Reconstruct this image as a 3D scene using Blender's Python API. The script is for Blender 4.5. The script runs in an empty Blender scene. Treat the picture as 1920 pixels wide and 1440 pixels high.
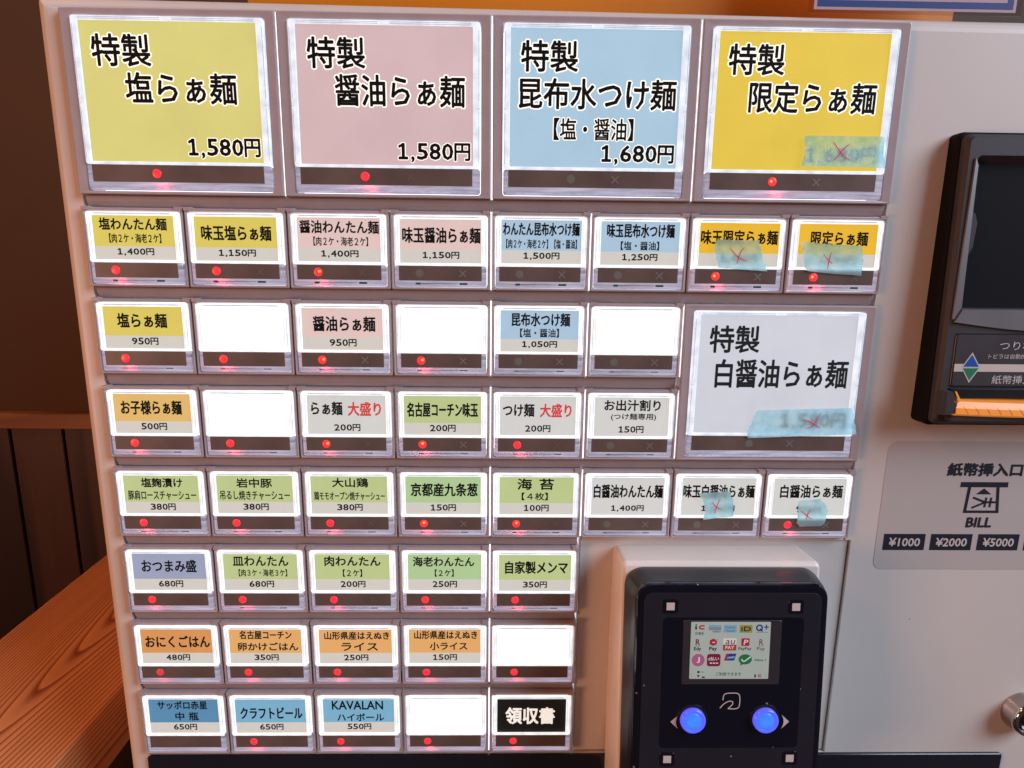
import bpy, bmesh, math, random
from mathutils import Vector, Matrix, noise
random.seed(7)
MM = 0.001
C = bpy.context.scene.collection
scene = bpy.context.scene

# ------------------------------------------------------------------ camera
cam_d = bpy.data.cameras.new('camera')
cam = bpy.data.objects.new('camera', cam_d); C.objects.link(cam)
yaw, pitch, roll = -0.0197, 0.2093, 0.0117
F = Vector((-math.sin(yaw)*math.cos(pitch), math.cos(yaw)*math.cos(pitch), -math.sin(pitch)))
rt = Vector((math.cos(yaw), math.sin(yaw), 0)); up = rt.cross(F)
r2 = math.cos(roll)*rt + math.sin(roll)*up; u2 = -math.sin(roll)*rt + math.cos(roll)*up
M = Matrix((r2, u2, -F)).transposed().to_4x4()
M.translation = Vector((164.2, -271.9, -83.26))*MM
cam.matrix_world = M
cam_d.sensor_width = 36; cam_d.lens = 36*1250/1920
cam_d.clip_start = 0.01; cam_d.clip_end = 50
scene.camera = cam

# ------------------------------------------------------------------ world, lamps, exposure
w = bpy.data.worlds.new('World'); scene.world = w; w.use_nodes = True
bg = w.node_tree.nodes['Background']
bg.inputs[0].default_value = (0.75, 0.50, 0.46, 1); bg.inputs[1].default_value = 0.10
scene.view_settings.view_transform = 'Standard'; scene.view_settings.look = 'None'
scene.view_settings.exposure = 0; scene.view_settings.gamma = 1

def area(name, loc, target, sx, sy, energy, color):
    d = bpy.data.lights.new(name, 'AREA'); d.shape = 'RECTANGLE'; d.size = sx; d.size_y = sy
    d.energy = energy; d.color = color
    o = bpy.data.objects.new(name, d); C.objects.link(o); o.location = loc
    o.rotation_euler = (Vector(target)-Vector(loc)).to_track_quat('-Z', 'Y').to_euler()
    return o
area('window_daylight', (1.85, -0.95, 0.90), (0.33, 0, -0.12), 1.2, 1.2, 50.0, (0.76, 0.86, 1.0))
area('ceiling_lamp_warm', (-0.75, -0.50, 0.70), (0.0, 0, -0.15), 0.25, 0.25, 2.7, (1.0, 0.40, 0.19))
area('counter_lamp_warm', (-0.62, -0.62, -0.22), (0.25, 0, -0.30), 0.3, 0.3, 4.2, (1.0, 0.42, 0.22))
area('room_lamp_warm', (-0.3, 0.0, 0.5), (-0.2, 0.3, -0.5), 0.12, 0.12, 0.7, (1.0, 0.42, 0.16))

# ------------------------------------------------------------------ materials
def srgb(r, g, b):
    f = lambda c: (c/255/12.92 if c/255 <= .04045 else ((c/255+.055)/1.055)**2.4)
    return (f(r), f(g), f(b), 1)
MATS = {}
def mat(name, col, rough=.5, metal=0, emit=None, es=0, bump=0, bscale=2000, mottle=0, mscale=60, spec=.5, coat=0):
    if name in MATS: return MATS[name]
    m = bpy.data.materials.new(name); m.use_nodes = True; nt = m.node_tree
    p = nt.nodes['Principled BSDF']
    p.inputs['Base Color'].default_value = col
    p.inputs['Roughness'].default_value = rough; p.inputs['Metallic'].default_value = metal
    p.inputs['Specular IOR Level'].default_value = spec
    p.inputs['Coat Weight'].default_value = coat
    tc = nt.nodes.new('ShaderNodeTexCoord')
    if emit is not None:
        p.inputs['Emission Color'].default_value = emit; p.inputs['Emission Strength'].default_value = es
    if mottle:
        n = nt.nodes.new('ShaderNodeTexNoise'); n.inputs['Scale'].default_value = mscale; n.inputs['Detail'].default_value = 4
        nt.links.new(tc.outputs['Object'], n.inputs['Vector'])
        mr = nt.nodes.new('ShaderNodeMapRange'); mr.inputs['From Min'].default_value = .3; mr.inputs['From Max'].default_value = .7
        mr.inputs['To Min'].default_value = 1-mottle; mr.inputs['To Max'].default_value = 1+mottle*.6
        nt.links.new(n.outputs['Fac'], mr.inputs['Value'])
        if emit is not None:
            mu = nt.nodes.new('ShaderNodeMath'); mu.operation = 'MULTIPLY'; mu.inputs[1].default_value = es
            nt.links.new(mr.outputs[0], mu.inputs[0]); nt.links.new(mu.outputs[0], p.inputs['Emission Strength'])
        else:
            mx = nt.nodes.new('ShaderNodeVectorMath'); mx.operation = 'SCALE'; mx.inputs[0].default_value = col[:3]
            nt.links.new(mr.outputs[0], mx.inputs['Scale']); nt.links.new(mx.outputs[0], p.inputs['Base Color'])
        mr2 = nt.nodes.new('ShaderNodeMapRange'); mr2.inputs['To Min'].default_value = rough*.8; mr2.inputs['To Max'].default_value = min(1, rough*1.25)
        nt.links.new(n.outputs['Fac'], mr2.inputs['Value']); nt.links.new(mr2.outputs[0], p.inputs['Roughness'])
    if bump:
        n = nt.nodes.new('ShaderNodeTexNoise'); n.inputs['Scale'].default_value = bscale; n.inputs['Detail'].default_value = 3
        nt.links.new(tc.outputs['Object'], n.inputs['Vector'])
        b = nt.nodes.new('ShaderNodeBump'); b.inputs['Strength'].default_value = bump; b.inputs['Distance'].default_value = .0002
        nt.links.new(n.outputs['Fac'], b.inputs['Height']); nt.links.new(b.outputs[0], p.inputs['Normal'])
    MATS[name] = m
    return m

def paint():
    m = mat('cabinet_paint', (.64, .60, .58, 1), .40, mottle=.03, mscale=14, bump=.07, bscale=1400)
    nt = m.node_tree; p = nt.nodes['Principled BSDF']
    # a few dust specks on the paint
    src = p.inputs['Base Color'].links[0].from_socket
    tc = [n for n in nt.nodes if n.type == 'TEX_COORD'][0]
    v = nt.nodes.new('ShaderNodeTexVoronoi'); v.inputs['Scale'].default_value = 28
    nt.links.new(tc.outputs['Object'], v.inputs['Vector'])
    lt = nt.nodes.new('ShaderNodeMath'); lt.operation = 'LESS_THAN'; lt.inputs[1].default_value = .012
    nt.links.new(v.outputs['Distance'], lt.inputs[0])
    mx = nt.nodes.new('ShaderNodeMix'); mx.data_type = 'RGBA'; mx.inputs[7].default_value = (.12, .08, .07, 1)
    nt.links.new(lt.outputs[0], mx.inputs[0]); nt.links.new(src, mx.inputs[6]); nt.links.new(mx.outputs[2], p.inputs['Base Color'])
    return m
def specks(m, scale, thr, col):
    """scattered dust specks over a material"""
    nt = m.node_tree; p = nt.nodes['Principled BSDF']; tc = [n for n in nt.nodes if n.type == 'TEX_COORD'][0]
    v = nt.nodes.new('ShaderNodeTexVoronoi'); v.inputs['Scale'].default_value = scale; nt.links.new(tc.outputs['Object'], v.inputs['Vector'])
    lt = nt.nodes.new('ShaderNodeMath'); lt.operation = 'LESS_THAN'; lt.inputs[1].default_value = thr; nt.links.new(v.outputs['Distance'], lt.inputs[0])
    mx = nt.nodes.new('ShaderNodeMix'); mx.data_type = 'RGBA'; mx.inputs[7].default_value = col
    if p.inputs['Base Color'].links: nt.links.new(p.inputs['Base Color'].links[0].from_socket, mx.inputs[6])
    else: mx.inputs[6].default_value = p.inputs['Base Color'].default_value
    nt.links.new(lt.outputs[0], mx.inputs[0]); nt.links.new(mx.outputs[2], p.inputs['Base Color'])
PAINT = paint()
BEZEL = mat('bezel_plastic', (.42, .355, .38, 1), .30, mottle=.05, mscale=120)
DIVIDER = mat('divider_plastic', (.39, .345, .365, 1), .40, mottle=.06, mscale=90)
DARKBAND = mat('smoked_band', (.15, .11, .10, 1), .30, mottle=.22, mscale=45); 
DOTOFF = mat('unlit_dot', (.16, .16, .15, 1), .5)
CROSS = mat('unlit_cross', (.19, .185, .18, 1), .5)
CROSSF = mat('unlit_cross_faint', (.14, .115, .105, 1), .5)
INK = mat('black_ink', (.006, .006, .008, 1), .7, spec=.1)
INKG = mat('grey_black_ink', (.022, .028, .030, 1), .7, spec=.1)
REDINK = mat('red_ink', srgb(205, 70, 72), .6, emit=srgb(215, 60, 60), es=.35)
WHITEINK = mat('white_ink', (.8, .8, .78, 1), .6, emit=(.9, .93, .86, 1), es=.72)
HALO = mat('white_outline_ink', (.8, .8, .75, 1), .6, emit=(.93, .95, .84, 1), es=.78)
LED = mat('red_led', (.5, .01, .02, 1), .3, emit=(1.0, .045, .06, 1), es=.9, mottle=.12, mscale=500)
LEDDIM = mat('red_led_dim', (.4, .02, .02, 1), .3, emit=(.55, .06, .06, 1), es=.75)
LEDCORE = mat('led_core', (.6, .2, .02, 1), .3, emit=(1.0, .42, .03, 1), es=1.1)
RIM = mat('lit_acrylic', (.40, .42, .45, 1), .08, emit=(.96, .985, 1.0, 1), es=.93, mottle=.20, mscale=240)
RIML = mat('lit_acrylic_large', (.36, .39, .44, 1), .08, emit=(.84, .91, 1.0, 1), es=.82, mottle=.28, mscale=170)
GROOVE = mat('acrylic_groove', (.35, .38, .48, 1), .1, emit=(.42, .46, .62, 1), es=.6, mottle=.5, mscale=420)
PCB = mat('circuit_board', (.01, .09, .06, 1), .4)
LEAK = mat('backlight', (.9, .9, .9, 1), .6, emit=(.93, .95, 1, 1), es=1.6)
BLANK = mat('blank_card', (.8, .8, .8, 1), .5, emit=(.98, .955, .97, 1), es=.93, mottle=.02, mscale=60)
BLANKG = mat('blank_card_grey', (.8, .8, .8, 1), .5, emit=(.90, .91, .92, 1), es=.90, mottle=.03, mscale=60)

def base_acrylic(name, col, es):
    m = bpy.data.materials.new(name); m.use_nodes = True; nt = m.node_tree; nt.nodes.clear()
    out = nt.nodes.new('ShaderNodeOutputMaterial')
    d = nt.nodes.new('ShaderNodeBsdfDiffuse'); d.inputs[0].default_value = (.36, .37, .44, 1)
    t = nt.nodes.new('ShaderNodeBsdfTranslucent'); t.inputs[0].default_value = (.85, .8, .85, 1)
    g = nt.nodes.new('ShaderNodeBsdfGlossy'); g.inputs['Roughness'].default_value = .1
    e = nt.nodes.new('ShaderNodeEmission'); e.inputs[0].default_value = col
    n = nt.nodes.new('ShaderNodeTexNoise'); n.inputs['Scale'].default_value = 160; n.inputs['Detail'].default_value = 2
    tc = nt.nodes.new('ShaderNodeTexCoord')
    mp = nt.nodes.new('ShaderNodeMapping'); mp.inputs['Scale'].default_value = (.3, 1, 5)
    nt.links.new(tc.outputs['Object'], mp.inputs[0]); nt.links.new(mp.outputs[0], n.inputs['Vector'])
    mr = nt.nodes.new('ShaderNodeMapRange'); mr.inputs['From Min'].default_value = .3; mr.inputs['From Max'].default_value = .7
    mr.inputs['To Min'].default_value = es*.15; mr.inputs['To Max'].default_value = es*1.8
    dr = nt.nodes.new('ShaderNodeMapRange'); dr.inputs['From Min'].default_value = .35; dr.inputs['From Max'].default_value = .65
    dr.inputs['To Min'].default_value = .45; dr.inputs['To Max'].default_value = 1.3
    dv = nt.nodes.new('ShaderNodeVectorMath'); dv.operation = 'SCALE'; dv.inputs[0].default_value = (.36, .37, .43)
    nt.links.new(n.outputs['Fac'], dr.inputs['Value']); nt.links.new(dr.outputs[0], dv.inputs['Scale']); nt.links.new(dv.outputs[0], d.inputs[0])
    nt.links.new(n.outputs['Fac'], mr.inputs['Value']); nt.links.new(mr.outputs[0], e.inputs[1])
    m1 = nt.nodes.new('ShaderNodeMixShader'); m1.inputs[0].default_value = .55
    nt.links.new(d.outputs[0], m1.inputs[1]); nt.links.new(t.outputs[0], m1.inputs[2])
    fr = nt.nodes.new('ShaderNodeFresnel')
    m2 = nt.nodes.new('ShaderNodeMixShader')
    nt.links.new(fr.outputs[0], m2.inputs[0]); nt.links.new(m1.outputs[0], m2.inputs[1]); nt.links.new(g.outputs[0], m2.inputs[2])
    a = nt.nodes.new('ShaderNodeAddShader'); nt.links.new(m2.outputs[0], a.inputs[0]); nt.links.new(e.outputs[0], a.inputs[1])
    nt.links.new(a.outputs[0], out.inputs[0])
    return m
BASE = base_acrylic('milky_acrylic', (.62, .64, .84, 1), .17)

def clear(name, tint=(1, 1, 1, 1), rough=.04, strength=1.0):
    m = bpy.data.materials.new(name); m.use_nodes = True; nt = m.node_tree; nt.nodes.clear()
    out = nt.nodes.new('ShaderNodeOutputMaterial')
    t = nt.nodes.new('ShaderNodeBsdfTransparent'); t.inputs[0].default_value = tint
    g = nt.nodes.new('ShaderNodeBsdfGlossy'); g.inputs['Roughness'].default_value = rough
    fr = nt.nodes.new('ShaderNodeFresnel'); fr.inputs[0].default_value = 1.45
    mu = nt.nodes.new('ShaderNodeMath'); mu.operation = 'MULTIPLY'; mu.inputs[1].default_value = strength
    nt.links.new(fr.outputs[0], mu.inputs[0])
    # only the outer faces of the thin pane reflect (its inner faces would wrongly mirror at steep angles)
    ge = nt.nodes.new('ShaderNodeNewGeometry'); inv = nt.nodes.new('ShaderNodeMath'); inv.operation = 'SUBTRACT'; inv.inputs[0].default_value = 1
    nt.links.new(ge.outputs['Backfacing'], inv.inputs[1])
    mb = nt.nodes.new('ShaderNodeMath'); mb.operation = 'MULTIPLY'; nt.links.new(mu.outputs[0], mb.inputs[0]); nt.links.new(inv.outputs[0], mb.inputs[1])
    mx = nt.nodes.new('ShaderNodeMixShader'); nt.links.new(mb.outputs[0], mx.inputs[0])
    nt.links.new(t.outputs[0], mx.inputs[1]); nt.links.new(g.outputs[0], mx.inputs[2]); nt.links.new(mx.outputs[0], out.inputs[0])
    return m
COVER = clear('clear_cover')

def tape_mat():
    m = bpy.data.materials.new('blue_masking_tape'); m.use_nodes = True; nt = m.node_tree; nt.nodes.clear()
    out = nt.nodes.new('ShaderNodeOutputMaterial'); tc = nt.nodes.new('ShaderNodeTexCoord')
    n = nt.nodes.new('ShaderNodeTexNoise'); n.inputs['Scale'].default_value = 330; n.inputs['Detail'].default_value = 5
    nt.links.new(tc.outputs['Object'], n.inputs['Vector'])
    cr = nt.nodes.new('ShaderNodeValToRGB'); cr.color_ramp.elements[0].position = .36; cr.color_ramp.elements[1].position = .66
    cr.color_ramp.elements[0].color = (.44, .82, .98, 1); cr.color_ramp.elements[1].color = (.74, 1.0, 1.0, 1)
    nt.links.new(n.outputs['Fac'], cr.inputs[0])
    t = nt.nodes.new('ShaderNodeBsdfTransparent'); nt.links.new(cr.outputs[0], t.inputs[0])
    tl = nt.nodes.new('ShaderNodeBsdfTranslucent'); nt.links.new(cr.outputs[0], tl.inputs[0])
    d = nt.nodes.new('ShaderNodeBsdfDiffuse'); d.inputs[0].default_value = (.62, .90, 1.0, 1)
    m1 = nt.nodes.new('ShaderNodeMixShader'); m1.inputs[0].default_value = .30
    nt.links.new(tl.outputs[0], m1.inputs[1]); nt.links.new(d.outputs[0], m1.inputs[2])
    m2 = nt.nodes.new('ShaderNodeMixShader'); m2.inputs[0].default_value = .93
    nt.links.new(t.outputs[0], m2.inputs[1]); nt.links.new(m1.outputs[0], m2.inputs[2])
    em = nt.nodes.new('ShaderNodeBump'); em.inputs['Strength'].default_value = .6; em.inputs['Distance'].default_value = .0004
    nt.links.new(n.outputs['Fac'], em.inputs['Height'])
    for q in (tl, d): nt.links.new(em.outputs[0], q.inputs['Normal'])
    nt.links.new(m2.outputs[0], out.inputs[0])
    return m
TAPE = tape_mat()
PEN = mat('red_pen', srgb(196, 40, 78), .5, emit=srgb(190, 40, 80), es=.35)

# ------------------------------------------------------------------ mesh helpers (millimetres; x right, z up, -y towards the viewer)
def link(name, bm, m, parent=None, smooth=False):
    me = bpy.data.meshes.new(name)
    bmesh.ops.recalc_face_normals(bm, faces=bm.faces)
    bm.transform(Matrix.Scale(MM, 4)); bm.to_mesh(me); bm.free()
    if smooth:
        for p in me.polygons: p.use_smooth = True
    for mm_ in (m if isinstance(m, (list, tuple)) else [m]): me.materials.append(mm_)
    o = bpy.data.objects.new(name, me); C.objects.link(o)
    if parent: o.parent = parent
    return o
def empty(name, loc=(0, 0, 0), parent=None, rx=0):
    o = bpy.data.objects.new(name, None); o.empty_display_size = .01; C.objects.link(o)
    o.location = Vector(loc)*MM; o.rotation_euler = (rx, 0, 0)
    if parent: o.parent = parent
    return o
def thing(name, label, cat, loc=(0, 0, 0), group=None, rx=0):
    o = empty(name, loc, rx=rx); o['label'] = label; o['category'] = cat
    if group: o['group'] = group
    return o
def tag(o, label, cat, group=None):
    o['label'] = label; o['category'] = cat
    if group: o['group'] = group
def struct(o): o['kind'] = 'structure'; return o

def box(bm, x0, x1, y0, y1, z0, z1):
    v = [bm.verts.new((x, y, z)) for x in (x0, x1) for y in (y0, y1) for z in (z0, z1)]
    for f in ((0, 1, 3, 2), (4, 6, 7, 5), (0, 4, 5, 1), (2, 3, 7, 6), (0, 2, 6, 4), (1, 5, 7, 3)): bm.faces.new([v[i] for i in f])
    return v
def rr(x0, x1, z0, z1, r, n=5):
    pts = []
    r = max(r, 1e-3)
    for cx, cz, a0 in ((x1-r, z1-r, 0), (x0+r, z1-r, 90), (x0+r, z0+r, 180), (x1-r, z0+r, 270)):
        for i in range(n+1):
            a = math.radians(a0+90*i/n); pts.append((cx+r*math.cos(a), cz+r*math.sin(a)))
    return pts
def loft(bm, layers, cap0=True, cap1=True):
    rows = [[bm.verts.new((x, y, z)) for x, z in pts] for pts, y in layers]
    n = len(rows[0])
    for a, b in zip(rows, rows[1:]):
        for i in range(n): bm.faces.new((a[i], a[(i+1) % n], b[(i+1) % n], b[i]))
    if cap0: bm.faces.new(rows[0])
    if cap1: bm.faces.new(rows[-1][::-1])
    return rows
def slab(name, m, parent, x0, x1, z0, z1, yf, yb, r=.3, n=3, ch=.15, smooth=False):
    bm = bmesh.new()
    loft(bm, [(rr(x0, x1, z0, z1, r, n), yb), (rr(x0, x1, z0, z1, r, n), yf+ch), (rr(x0+ch, x1-ch, z0+ch, z1-ch, max(r-ch, .02), n), yf)])
    return link(name, bm, m, parent, smooth)
def prism(bm, pts, y0, y1):
    loft(bm, [(pts, y1), (pts, y0)])
def lathe(bm, prof, cx, cz, seg=40):
    """prof: list of (radius, y) from back to front, closed at the last point"""
    rows = [[bm.verts.new((cx+r*math.cos(2*math.pi*i/seg), y, cz+r*math.sin(2*math.pi*i/seg))) for i in range(seg)] for r, y in prof]
    for a, b in zip(rows, rows[1:]):
        for i in range(seg): bm.faces.new((a[i], a[(i+1) % seg], b[(i+1) % seg], b[i]))
    bm.faces.new(rows[-1][::-1])
def ribbon(bm, pts, width, y, thick=.05, taper=True):
    """a flat pen stroke or line through (x, z) points"""
    P = [Vector((a, b)) for a, b in pts]
    # smooth
    Q = []
    for i in range(len(P)-1):
        p0 = P[max(i-1, 0)]; p1 = P[i]; p2 = P[i+1]; p3 = P[min(i+2, len(P)-1)]
        for k in range(6):
            t = k/6
            Q.append(.5*((2*p1)+(-p0+p2)*t+(2*p0-5*p1+4*p2-p3)*t*t+(-p0+3*p1-3*p2+p3)*t**3))
    Q.append(P[-1]); n = len(Q); rows = []
    for i, q in enumerate(Q):
        d = (Q[min(i+1, n-1)]-Q[max(i-1, 0)]).normalized(); nn = Vector((-d.y, d.x))
        wv = width*(.5 if not taper else .5*(.45+.55*math.sin(math.pi*(i+.6)/(n+.2))))
        a, b = q+nn*wv, q-nn*wv
        rows.append([bm.verts.new((a.x, y, a.y)), bm.verts.new((b.x, y, b.y)), bm.verts.new((b.x, y+thick, b.y)), bm.verts.new((a.x, y+thick, a.y))])
    for a, b in zip(rows, rows[1:]):
        for i in range(4): bm.faces.new((a[i], a[(i+1) % 4], b[(i+1) % 4], b[i]))
    bm.faces.new(rows[0]); bm.faces.new(rows[-1][::-1])

_cache = {}
def glyphs(s, res=2):
    """triangulated outline of a string from Blender's built-in font, size 1"""
    k = (s, res)
    if k in _cache: return _cache[k]
    c = bpy.data.curves.new('lettering', 'FONT'); c.body = s; c.size = 1; c.resolution_u = res
    o = bpy.data.objects.new('lettering', c); C.objects.link(o)
    dg = bpy.context.evaluated_depsgraph_get()
    me = bpy.data.meshes.new_from_object(o.evaluated_get(dg))
    vs = [(v.co.x, v.co.y) for v in me.vertices]; fs = [tuple(p.vertices) for p in me.polygons]
    bpy.data.objects.remove(o); bpy.data.curves.remove(c); bpy.data.meshes.remove(me)
    _cache[k] = (vs, fs)
    return vs, fs
def price_glyphs(s):
    """price lettering laid out digit by digit: wide figures, a based 1, then the yen character"""
    vs, fs, x = [], [], 0.0
    def put(ch, x0, x1, z0, z1):
        gv, gf = glyphs(ch); ax = min(v[0] for v in gv); bx = max(v[0] for v in gv); az = min(v[1] for v in gv); bz = max(v[1] for v in gv)
        n = len(vs); vs.extend((x0+(p-ax)*(x1-x0)/(bx-ax), z0+(q-az)*(z1-z0)/(bz-az)) for p, q in gv); fs.extend(tuple(i+n for i in f) for f in gf)
    for ch in s:
        if ch == ',': put(ch, x+.10, x+.26, -.20, .15); x += .40
        elif ch == '円': put(ch, x+.04, x+.98, -.06, 1.04); x += 1.0
        elif ch == '1':
            n = len(vs)
            for q in ([(.30, .06), (.44, .06), (.44, 1.0), (.30, 1.0)], [(.10, .0), (.64, .0), (.64, .12), (.10, .12)], [(.10, .80), (.30, .86), (.30, 1.0), (.24, .90)] , [(.10, .74), (.32, .84), (.32, .98), (.10, .86)]):
                m = len(vs); vs.extend((x+a, b) for a, b in q); fs.append((m, m+1, m+2, m+3))
            x += .78
        else: put(ch, x+.06, x+.70, -.01, 1.01); x += .78
    return vs, fs
def text(bm, s, x0, x1, z0, z1, y, bold=.0, halo=0, shear=0, yfun=None):
    """the string's ink stretched to the box x0..x1, z0..z1 (z1 is the top); bold thickens the strokes by that share of the height"""
    vs, fs = price_glyphs(s) if s.endswith('円') else glyphs(s)
    rad = bold*(z1-z0)
    ax = min(v[0] for v in vs); bx = max(v[0] for v in vs); az = min(v[1] for v in vs); bz = max(v[1] for v in vs)
    x0, x1, z0, z1 = x0+rad, x1-rad, z0+rad, z1-rad
    sx = (x1-x0)/(bx-ax); sz = (z1-z0)/(bz-az)
    R_ = rad+halo*(z1-z0)
    if R_ <= 0: sh = [(0, 0)]
    else:
        nn = 12 if halo else 6
        sh = [(R_*math.cos(2*math.pi*(i+.5)/nn), R_*math.sin(2*math.pi*(i+.5)/nn)) for i in range(nn)]
        if halo: sh += [(.5*a_, .5*b_) for a_, b_ in sh[::2]]
    for k, (dx, dz) in enumerate(sh):
        out = []
        for a, b in vs:
            X = x0+(a-ax)*sx+dx; Z = z0+(b-az)*sz+dz
            X += shear*(Z-z0)
            out.append(bm.verts.new((X, (yfun(Z) if yfun else y)-.0015*k, Z)))
        for f in fs:
            try: bm.faces.new([out[i] for i in f])
            except ValueError: pass
def finish_text(name, bm, m, parent):
    for f in bm.faces:
        f.normal_update()
        if f.normal.y > 0: f.normal_flip()
    me = bpy.data.meshes.new(name); bm.transform(Matrix.Scale(MM, 4)); bm.to_mesh(me); bm.free(); me.materials.append(m)
    o = bpy.data.objects.new(name, me); C.objects.link(o); o.parent = parent
    return o

# ------------------------------------------------------------------ the ticket machine
machine = thing('ticket_machine', 'cream white ramen ticket vending machine covered in rows of lit menu buttons', 'ticket machine')
COLX = [0.0, 39.6, 79.8, 120.4, 160.6, 200.4, 239.8, 279.9, 319.6]
TOP = {1: 0, 2: -71.5, 3: -107.1, 4: -143.3, 5: -178.8, 6: -214.9, 7: -251.4, 8: -287.1}
BOT = {1: -66.8, 2: -102.5, 3: -138.1, 4: -174.1, 5: -210.0, 6: -246.5, 7: -282.7, 8: -319.3}

# cabinet: rounded box with a well for the button grid and the panel beside it
bm = bmesh.new()
X0, X1, Z0, Z1 = -10.2, 560, -620, 5.0
def outer(i, y): return (rr(X0+i, X1-i, Z0+i, Z1-i, max(2.5-i, .6), 6), y)
R = 5.0
lay = [outer(0, 330), outer(0, 3+R)]
for k in range(1, 6):
    a = math.radians(90*k/5); lay.append(outer(R*(1-math.cos(a)), 3+R*(1-math.sin(a))))
loft(bm, lay)
for v in bm.verts:
    if v.co.z > -50: v.co.z -= .0072*max(0, v.co.x)
cab = link('cabinet', bm, PAINT, machine)
bmc = bmesh.new()
cut = [(-.15, .1), (319.9, .1), (319.9, -211.9), (322.4, -211.9), (322.4, -321.9), (-.15, -321.9)]
prism(bmc, cut, -20, 15)
cutter = link('cutter', bmc, PAINT)
md = cab.modifiers.new('well', 'BOOLEAN'); md.operation = 'DIFFERENCE'; md.object = cutter; md.solver = 'EXACT'
dg = bpy.context.evaluated_depsgraph_get()
nm = bpy.data.meshes.new_from_object(cab.evaluated_get(dg)); cab.modifiers.clear(); cab.data = nm
bpy.data.objects.remove(cutter)
for p in nm.polygons: p.use_smooth = p.area < 3e-4 and abs(p.normal.y) > .02 and abs(p.normal.y) < .999

slab('insert_panel', PAINT, machine, 200.9, 321.7, -321.3, -212.2, 4.2, 14, .4, 2, .25)
PANELDARK = mat('dark_acrylic', (.012, .013, .022, 1), .12, mottle=.2, mscale=9)
slab('lower_panel', PANELDARK, machine, -.3, 408.5, -560, -322.0, 1.6, 6, 1.6, 6, .3)
# backlight diffuser deep in the well, seen only through the seams between the buttons
bm = bmesh.new(); box(bm, .2, 319.6, 12.0, 13.0, -211.6, -.2); box(bm, .2, 200.3, 12.0, 13.0, -320, -211.7)
link('backlight_diffuser', bm, LEAK, machine)
def seam(c, za, zb_):
    bm = bmesh.new(); box(bm, COLX[c]-.25, COLX[c]+.25, 1.6, 2.2, zb_+.3, za-.3); link('seam_leak', bm, LEAK, machine)  # added glowing strip stands in for backlight leaking between the housings
for c in (2, 4, 6): seam(c, TOP[1], BOT[1])
for r in range(2, 9): seam(4, TOP[r], BOT[r])
for r in range(2, 6): seam(5, TOP[r], BOT[r])
for r in (3, 4): seam(6, TOP[r], BOT[r])

# divider bars between the rows
for r in range(1, 8):
    za, zb = BOT[r]-.35, TOP[r+1]+.35
    x1 = 318.3 if r < 5 else 199.2
    if r == 3: x1 = 238.6
    bm = bmesh.new()
    prof = [(11, za), (2.6, za), (1.9, za-.5), (1.9, zb+1.6), (3.0, zb+.4), (11, zb)]
    prof = [(11, za+.3), (2.2, za+.3), (1.8, za-.2), (2.3, (za+zb)/2), (3.4, zb-.1), (11, zb-.1)]
    L = [bm.verts.new((1.6, y, z)) for y, z in prof]; Rr = [bm.verts.new((x1, y, z)) for y, z in prof]
    n = len(prof)
    for i in range(n): bm.faces.new((L[i], L[(i+1) % n], Rr[(i+1) % n], Rr[i]))
    bm.faces.new(L); bm.faces.new(Rr[::-1])
    link('divider_bar', bm, DIVIDER, machine)
# bar between the fifth row's right half and the insert panel
slab('divider_bar', PAINT, machine, 201.4, 318.9, -212.0, -210.4, 3.0, 11, .2, 2, .1)

def card_mat(name, rgb, es=.82):
    c = srgb(*rgb)
    return mat('card_'+name, (c[0]*.22, c[1]*.22, c[2]*.22, 1), .5, emit=c, es=es*.93, mottle=.07, mscale=30, spec=.2)
CARDS = {
 'Yl': card_mat('yellow_large', (219, 211, 128), .95), 'Pl': card_mat('pink_large', (214, 185, 187), .95),
 'Bl': card_mat('blue_large', (173, 204, 225), .95), 'Gl': card_mat('gold_large', (231, 200, 76), .95),
 'Wl': card_mat('white_large', (209, 212, 222), .95),
 'Y': card_mat('yellow', (219, 202, 98), .95), 'P': card_mat('pink', (228, 200, 194), .93), 'B': card_mat('blue', (172, 200, 222), .93),
 'G': card_mat('gold', (234, 184, 48), .97), 'O': card_mat('orange', (226, 188, 112), .93), 'R': card_mat('rice_orange', (228, 172, 108), .95),
 'R2': card_mat('rice_orange_deep', (218, 152, 92), .93),
 'N': card_mat('green', (190, 204, 144), .93), 'N2': card_mat('green_cool', (178, 206, 152), .93), 'V': card_mat('violet_grey', (156, 166, 192), .93), 'S': card_mat('sky', (124, 178, 208), .93),
 'S2': card_mat('sky_deep', (90, 142, 180), .93), 'W': card_mat('pale_grey', (213, 213, 210), .93), 'K': mat('card_black', (.012, .018, .018, 1), .5),
}
STRIP = card_mat('price_strip', (212, 208, 200), .93)

def led_light(parent, x, z, e):
    d = bpy.data.lights.new('lamp_glow', 'POINT'); d.energy = e; d.color = (1, .06, .10); d.shadow_soft_size = .0010
    o = bpy.data.objects.new('lamp_glow', d); C.objects.link(o); o.parent = parent; o.location = Vector((x, 3.6, z))*MM
    return o

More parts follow.
